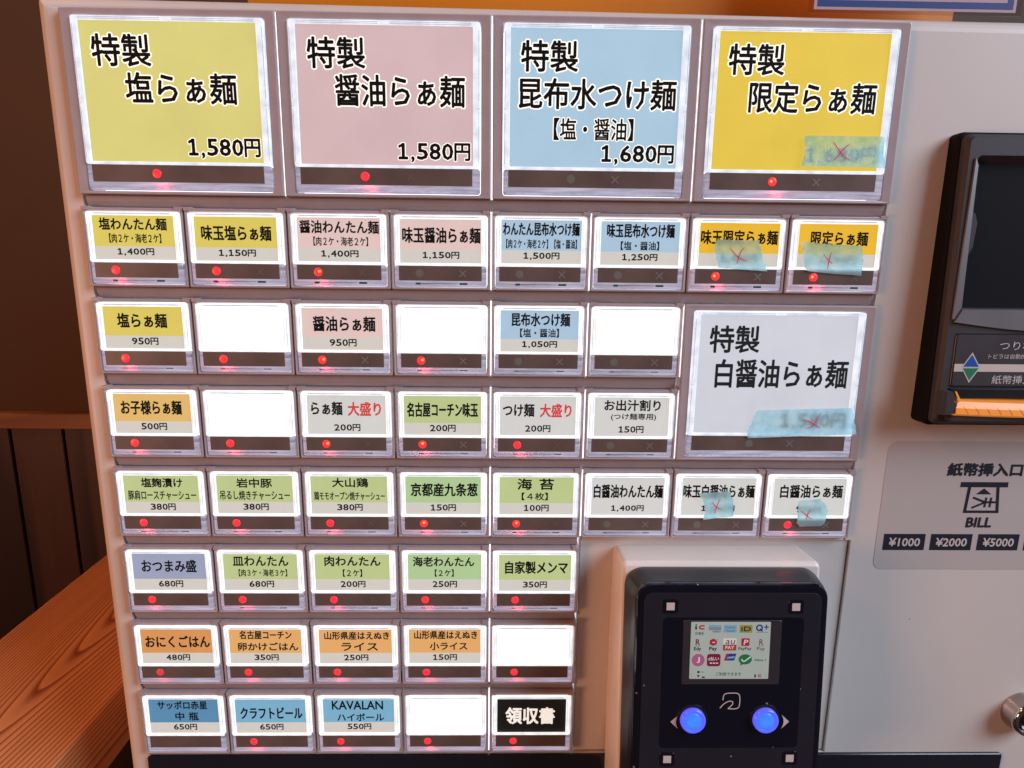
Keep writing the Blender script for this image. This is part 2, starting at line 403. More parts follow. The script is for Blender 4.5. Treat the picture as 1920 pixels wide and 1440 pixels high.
def button(c0, c1, r0, r1, card, lines, lamp, cross, label, big=False, strip=True, core=None, pcb=True, price=None):
    ax, bx = COLX[c0], COLX[c1]; zt = TOP[r0]; zb = BOT[r1]
    w = bx-ax; h = zt-zb
    b = empty('menu_button', (ax, 0, zt), machine); b['label'] = label
    # housing ring
    g = .32
    if big: lx0, lx1, lzt, lzb = 4.6*w/80, w-4.4*w/80, -2.9, -h+1.7
    else:   lx0, lx1, lzt, lzb = 1.75, w-1.75, -1.75, -h+1.25
    bm = bmesh.new()
    lay = [(rr(g, w-g, -h+.1, -.1, .5, 3), 11), (rr(g, w-g, -h+.1, -.1, .5, 3), .55), (rr(g+.18, w-g-.18, -h+.28, -.28, .5, 3), .12), (rr(g+.5, w-g-.5, -h+.6, -.6, .5, 3), 0),
           (rr(lx0-.55, lx1+.55, lzb-.45, lzt+.5, 1.1, 3), .25), (rr(lx0-.25, lx1+.25, lzb-.25, lzt+.25, 1.1, 3), .9), (rr(lx0-.2, lx1+.2, lzb-.2, lzt+.2, 1.1, 3), 11)]
    loft(bm, lay, False, False)
    if not big:
        box(bm, g+.05, 3.3, -.35, 2.4, -1.0, .35); box(bm, w-3.3, w-g-.05, -.35, 2.4, -1.0, .35)
    link('housing', bm, BEZEL, b)
    # card window and band
    if big: wx0, wx1, wzt, wzb = 7.0*w/80, w-7.2*w/80, -4.3, -54.3*h/66.8
    else:   wx0, wx1, wzt, wzb = 3.95, w-3.75, -3.1, -20.3*h/31.2
    if big: dx0, dx1, dzt, dzb = 6.6*w/80, w-7.4*w/80, -55.6*h/66.8, -62.0*h/66.8
    else:   dx0, dx1, dzt, dzb = 3.25, w-3.75, -21.5*h/31.2, -27.4*h/31.2
    lb = dzt+.12
    jx, jz = random.uniform(-.22, .22), random.uniform(-.12, .12)
    wx0 += jx; wx1 += jx; wzt += jz; wzb += jz
    # lit acrylic lens: ring round the card
    bm = bmesh.new(); e = .22
    o_, i_ = (lx0, lx1, lb, lzt), (wx0, wx1, wzb, wzt)
    loft(bm, [(rr(*o_, .9, 3), 6), (rr(*o_, .9, 3), -.25), (rr(o_[0]+e, o_[1]-e, o_[2]+.05, o_[3]-e, .8, 3), -.5),
              (rr(i_[0]-e, i_[1]+e, i_[2]-e, i_[3]+e, .25, 3), -.5), (rr(*i_, .1, 3), -.1), (rr(*i_, .1, 3), 3.4)], True, False)
    link('lit_lens', bm, RIML if big else RIM, b)
    # lower milky part of the lens
    bm = bmesh.new(); o_ = (lx0, lx1, lzb, lb-.03)
    loft(bm, [(rr(*o_, .9, 3), 2.2), (rr(*o_, .9, 3), .15), (rr(o_[0]+.3, o_[1]-.3, o_[2]+.3, o_[3], .8, 3), -.12)])
    link('lens_base', bm, BASE, b)
    # groove and clip lines moulded into the lens
    bm = bmesh.new()
    mid = (wx0+wx1)/2
    if big:
        for dz in (0, -.55):
            box(bm, wx0+.6, mid-2.2, -.56, -.45, lzt-.62+dz-.1, lzt-.62+dz+.1); box(bm, mid+2.2, wx1-.6, -.56, -.45, lzt-.62+dz-.1, lzt-.62+dz+.1)
        for xx in (lx0+.5, lx1-.5):
            box(bm, xx-.09, xx+.09, -.56, -.45, -h*.46, lzt-3); box(bm, xx-.09, xx+.09, -.56, -.45, -h*.80, -h*.52)
            box(bm, xx-.5, xx+.4, -.57, -.44, -h*.50-.1, -h*.50+.1)
        for dz in (.6, 1.0):
            box(bm, lx0+1.2, lx1-1.2, -.2, -.02, lzb+dz-.08, lzb+dz+.08)
    else:
        box(bm, lx0+3.2, lx1-3.2, -.56, -.44, lzt-.75, lzt-.45)
        for xx in (lx0+.35, lx1-.35):
            box(bm, xx-.08, xx+.08, -.56, -.44, -h*.62, -h*.2)
            box(bm, xx-.3, xx+.25, -.57, -.43, -h*.45-.08, -h*.45+.08)
        box(bm, lx0+1.2, lx1-1.2, -.2, -.05, lzb+.42, lzb+.52)
        box(bm, wx0-.62, wx0-.50, -.55, -.45, wzb+.3, wzt-.8); box(bm, wx1+.50, wx1+.62, -.55, -.45, wzb+.3, wzt-.8)
    link('moulded_groove', bm, GROOVE, b)
    # card
    yc = lambda z: .15 + (.35 if not big else .3)*((z-wzb)/(wzt-wzb))
    x0, x1, z0, z1 = wx0-.05, wx1+.05, wzb-.05, wzt+.05
    bm = bmesh.new()
    v = [bm.verts.new(p) for p in ((x0, yc(z0), z0), (x1, yc(z0), z0), (x1, yc(z1), z1), (x0, yc(z1), z1), (x0, yc(z0)+.25, z0), (x1, yc(z0)+.25, z0), (x1, yc(z1)+.25, z1), (x0, yc(z1)+.25, z1))]
    for f in ((0, 1, 2, 3), (4, 7, 6, 5), (0, 4, 5, 1), (3, 2, 6, 7), (0, 3, 7, 4), (1, 5, 6, 2)): bm.faces.new([v[i] for i in f])
    cm = CARDS[card] if card in CARDS else {'blank': BLANK, 'blankg': BLANKG}[card]
    link('card', bm, cm, b)
    H = wzt-wzb; Wd = wx1-wx0
    if strip and not big:
        zs = wzt-H*.695
        bm = bmesh.new(); v = [bm.verts.new(p) for p in ((x0, yc(z0)-.04, z0), (x1, yc(z0)-.04, z0), (x1, yc(zs)-.04, zs), (x0, yc(zs)-.04, zs))]; bm.faces.new(v)
        link('price_strip', bm, STRIP, b)
    bmk, bmr, bmh = bmesh.new(), bmesh.new(), bmesh.new()
    P = list(lines)
    if price:
        if len(price) > 4: P.append((price, .28, .73, .735, .915))
        else: P.append((price, .335, .67, .735, .915))
    for ln in P:
        s, a0, a1, t0, t1 = ln[:5]; col = ln[5] if len(ln) > 5 else 'k'
        isprice = s.endswith('円')
        tgt = bmr if col == 'r' else bmk
        ha = (t1-t0)*H
        bold = (.030 if isprice else .022) if big else (.034 if isprice else (.028 if not s.startswith(('【', '(')) else .020))
        if col == 'w': bold = .03
        if big and s[0] == '【': bold = .018
        if not big and len(s) >= 11 and not isprice and s[0] != '【': bold = .018
        args = (s, wx0+a0*Wd, wx0+a1*Wd, wzt-t1*H, wzt-t0*H)
        text(tgt, *args, 0, bold, yfun=lambda z: yc(z)-.12)
        if big and card != 'Wl': text(bmh, *args, 0, bold, halo=.045, yfun=lambda z: yc(z)-.06)
    ink = WHITEINK if card == 'K' else (INKG if card == 'Wl' else INK)
    for q, m_, nme in ((bmh, HALO, 'lettering_outline'), (bmk, ink, 'lettering'), (bmr, REDINK, 'lettering')):
        if len(q.faces): finish_text(nme, q, m_, b)
        else: q.free()
    # smoked band with lamp dot and cross
    slab('status_band', DARKBAND, b, dx0, dx1, dzb, dzt, -.42, -.1, .15, 2, .08)
    fx, cxx = (.375, .64) if big else (.25, .77)
    lx = dx0+(dx1-dx0)*fx; lz = (dzt+dzb)/2; xx = dx0+(dx1-dx0)*cxx
    if lamp is not None:
        bm = bmesh.new(); rad = 1.72
        prof = [(rad, -.35), (rad, -.52), (rad*.85, -.62), (rad*.5, -.68), (.05, -.70)] if lamp != 'off' else [(rad*.95, -.35), (rad*.95, -.47)]
        lathe(bm, prof, lx, lz, 28)
        link('lamp_dot', bm, {'on': LED, 'dim': LEDDIM, 'off': DOTOFF}[lamp], b, lamp != 'off')
        if core and lamp == 'on':
            bm = bmesh.new(); lathe(bm, [(.62, -.55), (.5, -.74), (.25, -.80), (.05, -.82)], lx+core[0]*.85, lz+core[1]*.85, 16)
            link('lamp_core', bm, LEDCORE, b, True)
    if cross:
        bm = bmesh.new(); q = 1.35
        ribbon(bm, [(xx-q, lz-q), (xx+q, lz+q)], .5, -.47, taper=False); ribbon(bm, [(xx-q, lz+q), (xx+q, lz-q)], .5, -.48, taper=False)
        link('status_cross', bm, CROSS if cross == 2 else CROSSF, b)
    if pcb and not big:
        bm = bmesh.new(); zz = (dzb+lzb)/2+.12; k = .42 if r0 in (2,) else .2
        box(bm, lx-1.6, lx+.3, -.2, 0, zz-k, zz+k*.8); box(bm, xx-1.3, xx+1.9, -.2, 0, zz-k, zz+k*.8)
        box(bm, lx+.6, xx-1.8, -.17, 0, zz-.1, zz+.06)
        link('circuit_strip', bm, PCB, b)
    if lamp in ('on', 'dim'):
        led_light(b, lx+(1.5 if not big else 2), lzb+1.5, .0055 if lamp == 'on' else .0018)
    # clear cover in front of the card
    slab('clear_cover', COVER, b, lx0+.1, lx1-.1, lb+.1, lzt-.1, -.86, -.66, .8, 3, .05)
    return b

TR = (0.6, 0.3); TL = (-.6, .2); TC = (.1, .6)
# --- row of large buttons
button(0, 2, 1, 1, 'Yl', [('特製', .06, .395, .09, .32), ('塩らぁ麺', .23, .87, .355, .58), ('1,580円', .565, .985, .82, .975)], 'on', 0, 'large yellow button for salt ramen at 1,580 yen', big=True)
button(2, 4, 1, 1, 'Pl', [('特製', .06, .39, .085, .31), ('醤油らぁ麺', .21, .955, .345, .575), ('1,580円', .565, .985, .83, .98)], 'on', 1, 'large pink button for soy sauce ramen at 1,580 yen', big=True)
button(4, 6, 1, 1, 'Bl', [('特製', .06, .395, .085, .31), ('昆布水つけ麺', .05, .98, .35, .575), ('【塩・醤油】', .26, .735, .635, .80), ('1,680円', .55, .985, .825, .98)], 'off', 2, 'large pale blue button for dipping noodles at 1,680 yen', big=True)
button(6, 8, 1, 1, 'Gl', [('特製', .06, .39, .085, .31), ('限定らぁ麺', .195, .95, .35, .58), ('1,680円', .56, .985, .82, .965)], 'on', 2, 'large golden yellow button for limited ramen, price taped over', big=True, core=TL)
# --- second row
W2 = '【肉２ケ・海老２ケ】'
button(0, 1, 2, 2, 'Y', [('塩わんたん麺', .08, .91, .05, .335), (W2, .19, .83, .405, .62)], 'on', 0, 'small yellow button priced 1,400 yen', price='1,400円')
button(1, 2, 2, 2, 'Y', [('味玉塩らぁ麺', .08, .93, .19, .54)], 'on', 1, 'small yellow button priced 1,150 yen', price='1,150円')
button(2, 3, 2, 2, 'P', [('醤油わんたん麺', .03, .985, .06, .36), (W2, .19, .85, .43, .64)], 'on', 1, 'small pink button priced 1,400 yen', core=TR, price='1,400円')
button(3, 4, 2, 2, 'P', [('味玉醤油らぁ麺', .03, .99, .18, .545)], 'off', 2, 'small pink button priced 1,150 yen, lamp off', price='1,150円')
button(4, 5, 2, 2, 'B', [('わんたん昆布水つけ麺', .02, .975, .05, .36), (W2+'【塩・醤油】', .06, .945, .435, .65)], 'off', 2, 'small blue button priced 1,500 yen', price='1,500円')
button(5, 6, 2, 2, 'B', [('味玉昆布水つけ麺', .075, .935, .045, .37), ('【塩・醤油】', .255, .745, .45, .655)], 'off', 2, 'small blue button priced 1,250 yen', price='1,250円')
button(6, 7, 2, 2, 'G', [('味玉限定らぁ麺', .02, .98, .155, .495)], 'on', 2, 'small golden button with seven characters, price taped over', core=TL, price='1,400円')
button(7, 8, 2, 2, 'G', [('限定らぁ麺', .155, .885, .16, .5)], 'on', 1, 'small golden button with five characters, price taped over', core=TL, price='1,100円')
# --- third row
button(0, 1, 3, 3, 'Y', [('塩らぁ麺', .17, .80, .155, .51)], 'on', 0, 'small yellow button priced 950 yen', price='950円')
button(1, 2, 3, 3, 'blank', [], 'on', 0, 'blank white lit button', strip=False)
button(2, 3, 3, 3, 'P', [('醤油らぁ麺', .135, .91, .19, .56)], 'on', 2, 'small pink button priced 950 yen', core=TR, price='950円')
button(3, 4, 3, 3, 'blank', [], 'on', 2, 'blank white lit button', strip=False, core=TR)
button(4, 5, 3, 3, 'B', [('昆布水つけ麺', .14, .89, .06, .385), ('【塩・醤油】', .25, .75, .435, .65)], 'off', 2, 'small blue button priced 1,050 yen', price='1,050円')
button(5, 6, 3, 3, 'blank', [], 'off', 2, 'blank white lit button, lamp off', strip=False)
button(6, 8, 3, 4, 'Wl', [('特製', .065, .385, .085, .315), ('白醤油らぁ麺', .115, .97, .365, .61), ('1,580円', .56, .985, .82, .97)], 'off', 2, 'large pale grey button for white soy ramen, price taped over', big=True)
# --- fourth row
button(0, 1, 4, 4, 'O', [('お子様らぁ麺', .09, .88, .165, .53)], 'on', 0, 'small orange button priced 500 yen', price='500円')
button(1, 2, 4, 4, 'blank', [], 'on', 0, 'blank white lit button', strip=False)
button(2, 3, 4, 4, 'W', [('らぁ麺', .05, .45, .165, .515), ('大盛り', .515, .94, .17, .53, 'r')], 'on', 1, 'small grey button with red lettering, three black characters', strip=False, core=TR, price='200円')
button(3, 4, 4, 4, 'N', [('名古屋コーチン味玉', .04, .96, .17, .54)], 'on', 2, 'small green button priced 200 yen', core=TC, price='200円')
button(4, 5, 4, 4, 'W', [('つけ麺', .04, .455, .185, .525), ('大盛り', .525, .945, .185, .535, 'r')], 'on', 1, 'small grey button with red lettering, dipping noodles', strip=False, price='200円')
button(5, 6, 4, 4, 'W', [('お出汁割り', .13, .885, .06, .35), ('(つけ麺専用)', .225, .83, .41, .60)], 'off', 2, 'small grey button priced 150 yen', strip=False, price='150円')
# --- fifth row
button(0, 1, 5, 5, 'N', [('塩麹漬け', .235, .785, .07, .32), ('豚肩ロースチャーシュー', .05, .955, .39, .645)], 'on', 0, 'green button for pork shoulder slices', price='380円')
button(1, 2, 5, 5, 'N', [('岩中豚', .26, .73, .075, .325), ('吊るし焼きチャーシュー', .04, .955, .395, .645)], 'on', 0, 'green button for hung roast pork', price='380円')
button(2, 3, 5, 5, 'N', [('大山鶏', .28, .75, .05, .30), ('鶏モモオープン焼チャーシュー', .04, .965, .41, .64)], 'on', 1, 'green button for oven roast chicken', price='380円')
button(3, 4, 5, 5, 'N2', [('京都産九条葱', .07, .96, .175, .53)], 'on', 2, 'green button for spring onion, 150 yen', core=TC, price='150円')
button(4, 5, 5, 5, 'N', [('海', .24, .44, .045, .345), ('苔', .535, .735, .045, .345), ('【４枚】', .30, .655, .415, .62)], 'on', 1, 'green button for seaweed, 100 yen', core=TC, price='100円')
button(5, 6, 5, 5, 'W', [('白醤油わんたん麺', .03, .985, .185, .55)], 'off', 2, 'pale grey button priced 1,400 yen', strip=False, price='1,400円')
button(6, 7, 5, 5, 'W', [('味玉白醤油らぁ麺', .02, .985, .18, .54)], 'off', 2, 'pale grey button with eight characters, price taped over', strip=False, price='1,150円')
button(7, 8, 5, 5, 'W', [('白醤油らぁ麺', .095, .955, .175, .53)], 'on', 2, 'pale grey button with six characters, price taped over', strip=False, price='950円')
# --- sixth row
button(0, 1, 6, 6, 'V', [('おつまみ盛', .12, .87, .175, .51)], 'on', 0, 'grey violet button for snacks, 680 yen', price='680円', pcb=False)
button(1, 2, 6, 6, 'N', [('皿わんたん', .13, .88, .065, .335), ('【肉３ケ・海老３ケ】', .20, .855, .42, .62)], 'on', 0, 'green button for plated dumplings, 680 yen', price='680円')
button(2, 3, 6, 6, 'N', [('肉わんたん', .13, .88, .06, .34), ('【２ケ】', .37, .63, .42, .625)], 'on', 1, 'green button for meat dumplings, 200 yen', price='200円')
button(3, 4, 6, 6, 'N2', [('海老わんたん', .07, .905, .075, .345), ('【２ケ】', .365, .625, .42, .62)], 'on', 1, 'green button for shrimp dumplings, 250 yen', price='250円')
button(4, 5, 6, 6, 'N', [('自家製メンマ', .085, .955, .18, .53)], 'on', 1, 'green button for bamboo shoots, 350 yen', price='350円')
# --- seventh row
button(0, 1, 7, 7, 'R2', [('おにくごはん', .06, .965, .20, .545)], 'dim', 0, 'orange button priced 480 yen', price='480円', pcb=False)
button(1, 2, 7, 7, 'R', [('名古屋コーチン', .145, .865, .055, .30), ('卵かけごはん', .11, .95, .39, .635)], 'on', 0, 'orange button priced 350 yen', price='350円', pcb=False)
button(2, 3, 7, 7, 'R', [('山形県産はえぬき', .075, .965, .075, .31), ('ライス', .305, .805, .39, .63)], 'on', 0, 'orange button for rice, 250 yen', price='250円', pcb=False)
button(3, 4, 7, 7, 'R', [('山形県産はえぬき', .075, .955, .06, .30), ('小ライス', .29, .815, .385, .62)], 'on', 1, 'orange button for small rice, 150 yen', price='150円', pcb=False)
button(4, 5, 7, 7, 'blank', [], 'on', 1, 'blank white lit button', strip=False, pcb=False)
# --- bottom row
button(0, 1, 8, 8, 'S2', [('サッポロ赤星', .125, .84, .07, .315), ('中', .37, .50, .395, .635), ('瓶', .565, .705, .395, .64)], None, 0, 'deep blue button for bottled beer, no lamp lit', price='650円', pcb=False)
button(1, 2, 8, 8, 'S', [('クラフトビール', .07, .95, .25, .59)], 'on', 0, 'sky blue button for craft beer', price='650円', pcb=False)
button(2, 3, 8, 8, 'S', [('KAVALAN', .125, .845, .075, .33), ('ハイボール', .195, .855, .44, .665)], 'on', 0, 'sky blue button for highball, 550 yen', price='550円', pcb=False)
button(3, 4, 8, 8, 'blankg', [], 'on', 0, 'blank pale grey lit button', strip=False, pcb=False)
button(4, 5, 8, 8, 'K', [('領収書', .12, .84, .26, .76, 'w')], 'on', 1, 'black receipt button with white lettering', strip=False, pcb=False)

# ------------------------------------------------------------------ sticker with the bill slot sign
STK = mat('sticker_film', (.50, .47, .47, 1), .36)
NAVY = mat('navy_print', (.012, .014, .030, 1), .5)
PALE = mat('pale_print', (.60, .54, .52, 1), .5)
st = empty('sign_sticker', (0, 0, 0), machine)
slab('film', STK, st, 333.6, 470, -226.0, -165.7, 2.86, 3.1, 4, 5, .05)
bm = bmesh.new()
text(bm, '紙幣挿入口', 361.0, 394.6, -181.6, -175.3, 2.76, .045, shear=.0)
text(bm, 'BILL', 372.9, 384.6, -205.6, -200.7, 2.76, .05, shear=.06)
finish_text('lettering', bm, NAVY, st)
bm = bmesh.new()
def flat(bm, pts, y):
    v = [bm.verts.new((a, y, b)) for a, b in pts]; bm.faces.new(v)
flat(bm, [(367.8, -186.6), (389.2, -186.6), (389.1, -184.2), (368, -184.2)], 2.78)
for a, b in (((371.9, -186.6), (370.9, -198.6)), ((384.6, -186.6), (386.9, -198.6))):
    flat(bm, [(b[0]-1.3 if a[0] > 380 else b[0], b[1]), (b[0] if a[0] > 380 else b[0]+1.3, b[1]), (a[0]+.9, a[1]), (a[0]-.5, a[1])], 2.775)
flat(bm, [(370.9, -198.7), (386.9, -198.7), (386.9, -197.5), (370.9, -197.5)], 2.77)
flat(bm, [(375.4, -189.9), (382.3, -189.9), (378.7, -187.1)], 2.78)
def bar(bm, p, q, wd, y):
    d = (Vector(q)-Vector(p)).normalized()*wd/2; n_ = Vector((-d.y, d.x))
    flat(bm, [tuple(Vector(p)+n_), tuple(Vector(p)-n_), tuple(Vector(q)-n_), tuple(Vector(q)+n_)], y)
for p, q in (((374.4, -191.4), (379.6, -193.4)), ((374.4, -196.3), (379.6, -193.9)), ((379.0, -193.6), (384.9, -193.6)), ((380.4, -191.4), (380.1, -196.0)), ((382.6, -191.4), (382.4, -196.0))):
    bar(bm, p, q, .95, 2.77-.002*p[0]/400)
finish_text('slot_symbol', bm, NAVY, st)
for k, (xa, s) in enumerate(((336.9, '¥1000'), (358.2, '¥2000'), (379.6, '¥5000'), (401.0, '¥10000'))):
    bm = bmesh.new(); flat(bm, [(xa, -216.6), (xa+18.8, -216.6), (xa+18.8, -208.8), (xa, -208.8)], 2.78)
    bl = finish_text('value_box', bm, NAVY, st)
    bm = bmesh.new(); text(bm, s, xa+2.4, xa+16.6, -214.8, -210.6, 2.70, .03, shear=.03); finish_text('value_lettering', bm, PALE, st)

# ------------------------------------------------------------------ bill acceptor
ba = empty('bill_acceptor', (342, -3, -40), machine, rx=-math.radians(2.0))
GREYD = mat('dark_grey_plastic', (.046, .041, .047, 1), .48, spec=.3, mottle=.1, mscale=80, bump=.15, bscale=2500)
BLACKP = mat('black_plastic', (.012, .012, .016, 1), .30)
SILVER = mat('silver_trim', (.34, .34, .37, 1), .28, metal=.7)
MIDGREY = mat('mid_grey_plastic', (.15, .15, .17, 1), .42, mottle=.06, mscale=60)
GLASSD = mat('dark_window', (.003, .006, .022, 1), .06, spec=.3)
LINE = mat('pale_line', (.55, .52, .54, 1), .5)
def Z(s): return -s
# rear skirt, black
bm = bmesh.new(); loft(bm, [(rr(-.6, 92, -115.8, .6, 2.2, 4), 12), (rr(-.6, 92, -115.8, .6, 2.2, 4), 1.2), (rr(.2, 91, -115, -.2, 2, 4), .4)])
link('rear_skirt', bm, mat('matt_black', (.006, .006, .008, 1), .7, spec=.12), ba)
# front shell as a frame with a window opening
bm = bmesh.new()
loft(bm, [(rr(.6, 90, -114.6, -.7, 2.0, 4), 1.2), (rr(.6, 90, -114.6, -.7, 2.0, 4), -2.2), (rr(1.9, 89, -113.4, -2.0, 2.4, 4), -3.4),
          (rr(5.2, 86, -67.0, -8.6, 1.8, 4), -3.4), (rr(6.6, 85, -67.0, -12.0, 1.2, 4), 1.5)], False, False)
link('front_shell', bm, GREYD, ba)
slab('display_window', GLASSD, ba, 6.2, 86, -67.3, -11.0, .8, 1.3, .4, 2, .1)
bm = bmesh.new()   # silver trim down the left side of the window
loft(bm, [([(4.0, -9.4), (5.7, -12.2), (6.3, -66.8), (3.2, -72.2), (2.6, -71.6)], -2.8), ([(4.2, -9.8), (5.3, -12.4), (5.8, -66.6), (3.4, -71.4), (3.0, -71.2)], -4.2)])
link('side_trim', bm, SILVER, ba)
bm = bmesh.new()   # thumb notch
loft(bm, [([(5.2, -29.5), (6.9, -29.9), (8.3, -33.8), (7.7, -43.6), (5.6, -47.5)], 0), ([(5.3, -29.9), (6.7, -30.4), (7.9, -34.0), (7.3, -43.2), (5.7, -46.9)], -3.9)])
link('thumb_tab', bm, GREYD, ba)
bm = bmesh.new()   # curved grey lip under the window
pts = []
N = 14
for i in range(N+1):
    x = 3.4+(88-3.4)*i/N; pts.append((x, -72.8-3.6*math.sin(math.pi*min(1, (x-3.4)/84.0))))
top = [(87.5, -67.4), (6.2, -67.4)]
poly = pts+top
loft(bm, [(poly, -2.8), ([(x+(.2 if x < 40 else -.2), z+(.25 if z < -70 else -.25)) for x, z in poly], -4.4)])
link('window_ledge', bm, MIDGREY, ba)
# sign plate
slab('sign_plate', BLACKP, ba, 5.3, 90, -98.9, -77.0, -3.75, -3.2, .8, 3, .12)
slab('sign_plate_inlay', GREYD, ba, 5.9, 89.4, -98.3, -77.6, -3.9, -3.5, .7, 3, .05)
bm = bmesh.new(); box(bm, 6.0, 89.2, -3.98, -3.9, -92.5, -89.4); link('white_stripe', bm, PALE, ba)
bm = bmesh.new()
for f in ([(12.7, -84.6), (8.7, -91.1), (16.8, -91.1)], [(8.7, -90.6), (16.8, -90.6), (12.7, -97.1)]):
    flat(bm, f, -4.02 if f[0][1] > -86 else -4.025)
finish_text('arrow_border', bm, LINE, ba)
bm = bmesh.new(); flat(bm, [(12.7, -85.6), (9.6, -90.5), (15.9, -90.5)], -4.08); finish_text('blue_arrow', bm, mat('blue_print', (.01, .09, .42, 1), .4), ba)
bm = bmesh.new(); flat(bm, [(9.6, -91.1), (15.9, -91.1), (12.7, -96.1)], -4.08); finish_text('green_arrow', bm, mat('green_print', (.02, .20, .10, 1), .4), ba)
bm = bmesh.new()
text(bm, 'つり札口', 23.4, 41.8, -83.7, -80.0, -4.05, .0)
text(bm, 'トビラは自動的に開きます', 19.4, 46.5, -87.2, -85.2, -4.05, .0)
text(bm, '紙幣挿入口', 22.0, 42.6, -97.5, -93.9, -4.05, .004)
finish_text('lettering', bm, LINE, ba)
# tray with orange lip
bm = bmesh.new()
loft(bm, [([(.6, -99.6), (4.0, -99.6), (6.6, -103.4), (6.6, -109.4), (1.0, -110.4)], -3), ([(1.4, -100.2), (3.6, -100.2), (5.9, -103.6), (5.9, -108.8), (1.7, -109.6)], -8.5)])
link('tray_cheek', bm, GREYD, ba)
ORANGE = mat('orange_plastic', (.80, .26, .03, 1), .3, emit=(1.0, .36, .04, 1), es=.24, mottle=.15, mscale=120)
bm = bmesh.new()
prof = [(-3.2, -103.2), (-7.2, -104.2), (-8.8, -106.6), (-9.2, -109.0), (-8.2, -109.8), (-3.2, -109.8)]
segs = 16; rows = []
for i in range(segs+1):
    x = 5.6+(86-5.6)*i/segs; bow = 1.1*math.sin(math.pi*i/segs)
    rows.append([bm.verts.new((x, y-bow*(1 if y < -4 else 0), z-bow*.6)) for y, z in prof])
for a, b_ in zip(rows, rows[1:]):
    for i in range(len(prof)): bm.faces.new((a[i], a[(i+1) % len(prof)], b_[(i+1) % len(prof)], b_[i]))
bm.faces.new(rows[0]); bm.faces.new(rows[-1][::-1])
link('orange_lip', bm, ORANGE, ba)
bm = bmesh.new(); flat(bm, [(4.2, -99.7), (5.0, -99.9), (7.0, -103.3), (6.4, -104.2)], -8.7); box(bm, 4.4, 6.4, -8.5, -4, -104.6, -103.6)
link('lip_edge', bm, ORANGE, ba)
GR = mat('orange_groove', (.45, .12, .01, 1), .5)
for i in range(10):
    bm = bmesh.new(); xg = 7.6+i*4.4; rows = []
    for t, (y, z) in enumerate(((-7.0, -104.15), (-8.8, -106.6), (-9.2, -108.7))):
        x = xg+(0, 1.5, 2.8)[t]; bow = 1.1*math.sin(math.pi*(x-5.6)/80.4)
        rows.append([bm.verts.new((x+d, y-bow-.05+e, z-bow*.6)) for d, e in ((-.11, 0), (.11, 0), (.11, .12), (-.11, .12))])
    for p_, q_ in zip(rows, rows[1:]):
        for k in range(4): bm.faces.new((p_[k], p_[(k+1) % 4], q_[(k+1) % 4], q_[k]))
    bm.faces.new(rows[0]); bm.faces.new(rows[-1][::-1])
    link('groove', bm, GR, ba)
slab('tray_floor', BLACKP, ba, 5.0, 88, -103.4, -99.4, -5.2, -3, .3, 2, .2)
slab('tray_front', GREYD, ba, 4.6, 88, -112.6, -110.3, -7.8, -3, .8, 3, .5)

# ------------------------------------------------------------------ key lock at the right edge
CHROME = mat('chrome', (.50, .46, .44, 1), .08, metal=1)
kl = empty('key_lock', (414.5, 3, -299.0), machine)
bm = bmesh.new(); lathe(bm, [(9.8, 0), (9.8, -1.0), (9.4, -1.6), (9.2, -5.5), (8.8, -7.4), (8.1, -8.4), (7.3, -8.4), (6.9, -7.4), (6.8, -3.0)], 0, 0, 48)
link('collar', bm, CHROME, kl, True)
bm = bmesh.new(); lathe(bm, [(6.7, -3), (6.7, -5.0), (5.6, -5.4), (5.0, -6.4), (4.6, -7.0)], 0, 0, 32); link('barrel', bm, BLACKP, kl, True)
bm = bmesh.new(); box(bm, -.6, .6, -7.3, -6.9, -3, 3); link('keyhole', bm, SILVER, kl)

# ------------------------------------------------------------------ card terminal on its bracket
term = thing('card_terminal', 'black cashless payment terminal with glowing blue buttons on a cream bracket', 'payment terminal', (258, -33, -214), rx=-math.radians(6.0))
BR = mat('bracket_paint', (.80, .74, .70, 1), .36, mottle=.04, mscale=40, bump=.12, bscale=1500)
bm = bmesh.new()
def bring(i, y, k): return ([(x, z+k) for x, z in rr(-42+i, 42-i, -118+i, 2.6-i, max(2.5-i, .4), 4)], y)
loft(bm, [bring(0, 46, 0), bring(0, 18.5, 0), bring(.5, 17.1, 0), bring(1.6, 16.5, 0)])
br = link('bracket', bm, BR, term)
TB = mat('terminal_shell', (.022, .024, .028, 1), .33, mottle=.12, mscale=60)
TF = mat('terminal_face', (.017, .017, .026, 1), .22, mottle=.10, mscale=40)
TG = mat('terminal_gloss', (.004, .005, .013, 1), .07)
for m_, sc_ in ((TB, 170), (TF, 130), (TG, 120)): specks(m_, sc_, .05, (.28, .27, .27, 1))
bm = bmesh.new()
loft(bm, [(rr(-40.8, 40.6, -98, .6, 7.5, 8), 16.4), (rr(-40.8, 40.6, -98, .6, 7.5, 8), 14.5), (rr(-39.6, 39.2, -97, .2, 7.5, 8), 6), (rr(-38.8, 38.2, -96, -.1, 7, 8), 3.2)])
link('shell', bm, TB, term, False)
bm = bmesh.new()
loft(bm, [(rr(-38.7, 37.6, -95, -.2, 6.2, 8), 3.2), (rr(-38.8, 37.5, -95, -.1, 6.2, 8), 1.2), (rr(-38.4, 37.1, -94.6, -.5, 6, 8), .4), (rr(-37.4, 36.1, -93.6, -1.5, 5.4, 8), 0)])
link('front_bezel', bm, TG, term)
bm = bmesh.new(); loft(bm, [(rr(-36.2, 34.6, -92, -3.4, 3.6, 6), -.02), (rr(-36.2, 34.6, -92, -3.4, 3.6, 6), -.20), (rr(-36.0, 34.4, -91.8, -3.6, 3.5, 6), -.28)])
link('face_plate', bm, TF, term)
slab('inner_panel', TG, term, -28.2, 27.8, -68.4, -13.5, -.42, -.2, 1.6, 4, .08)
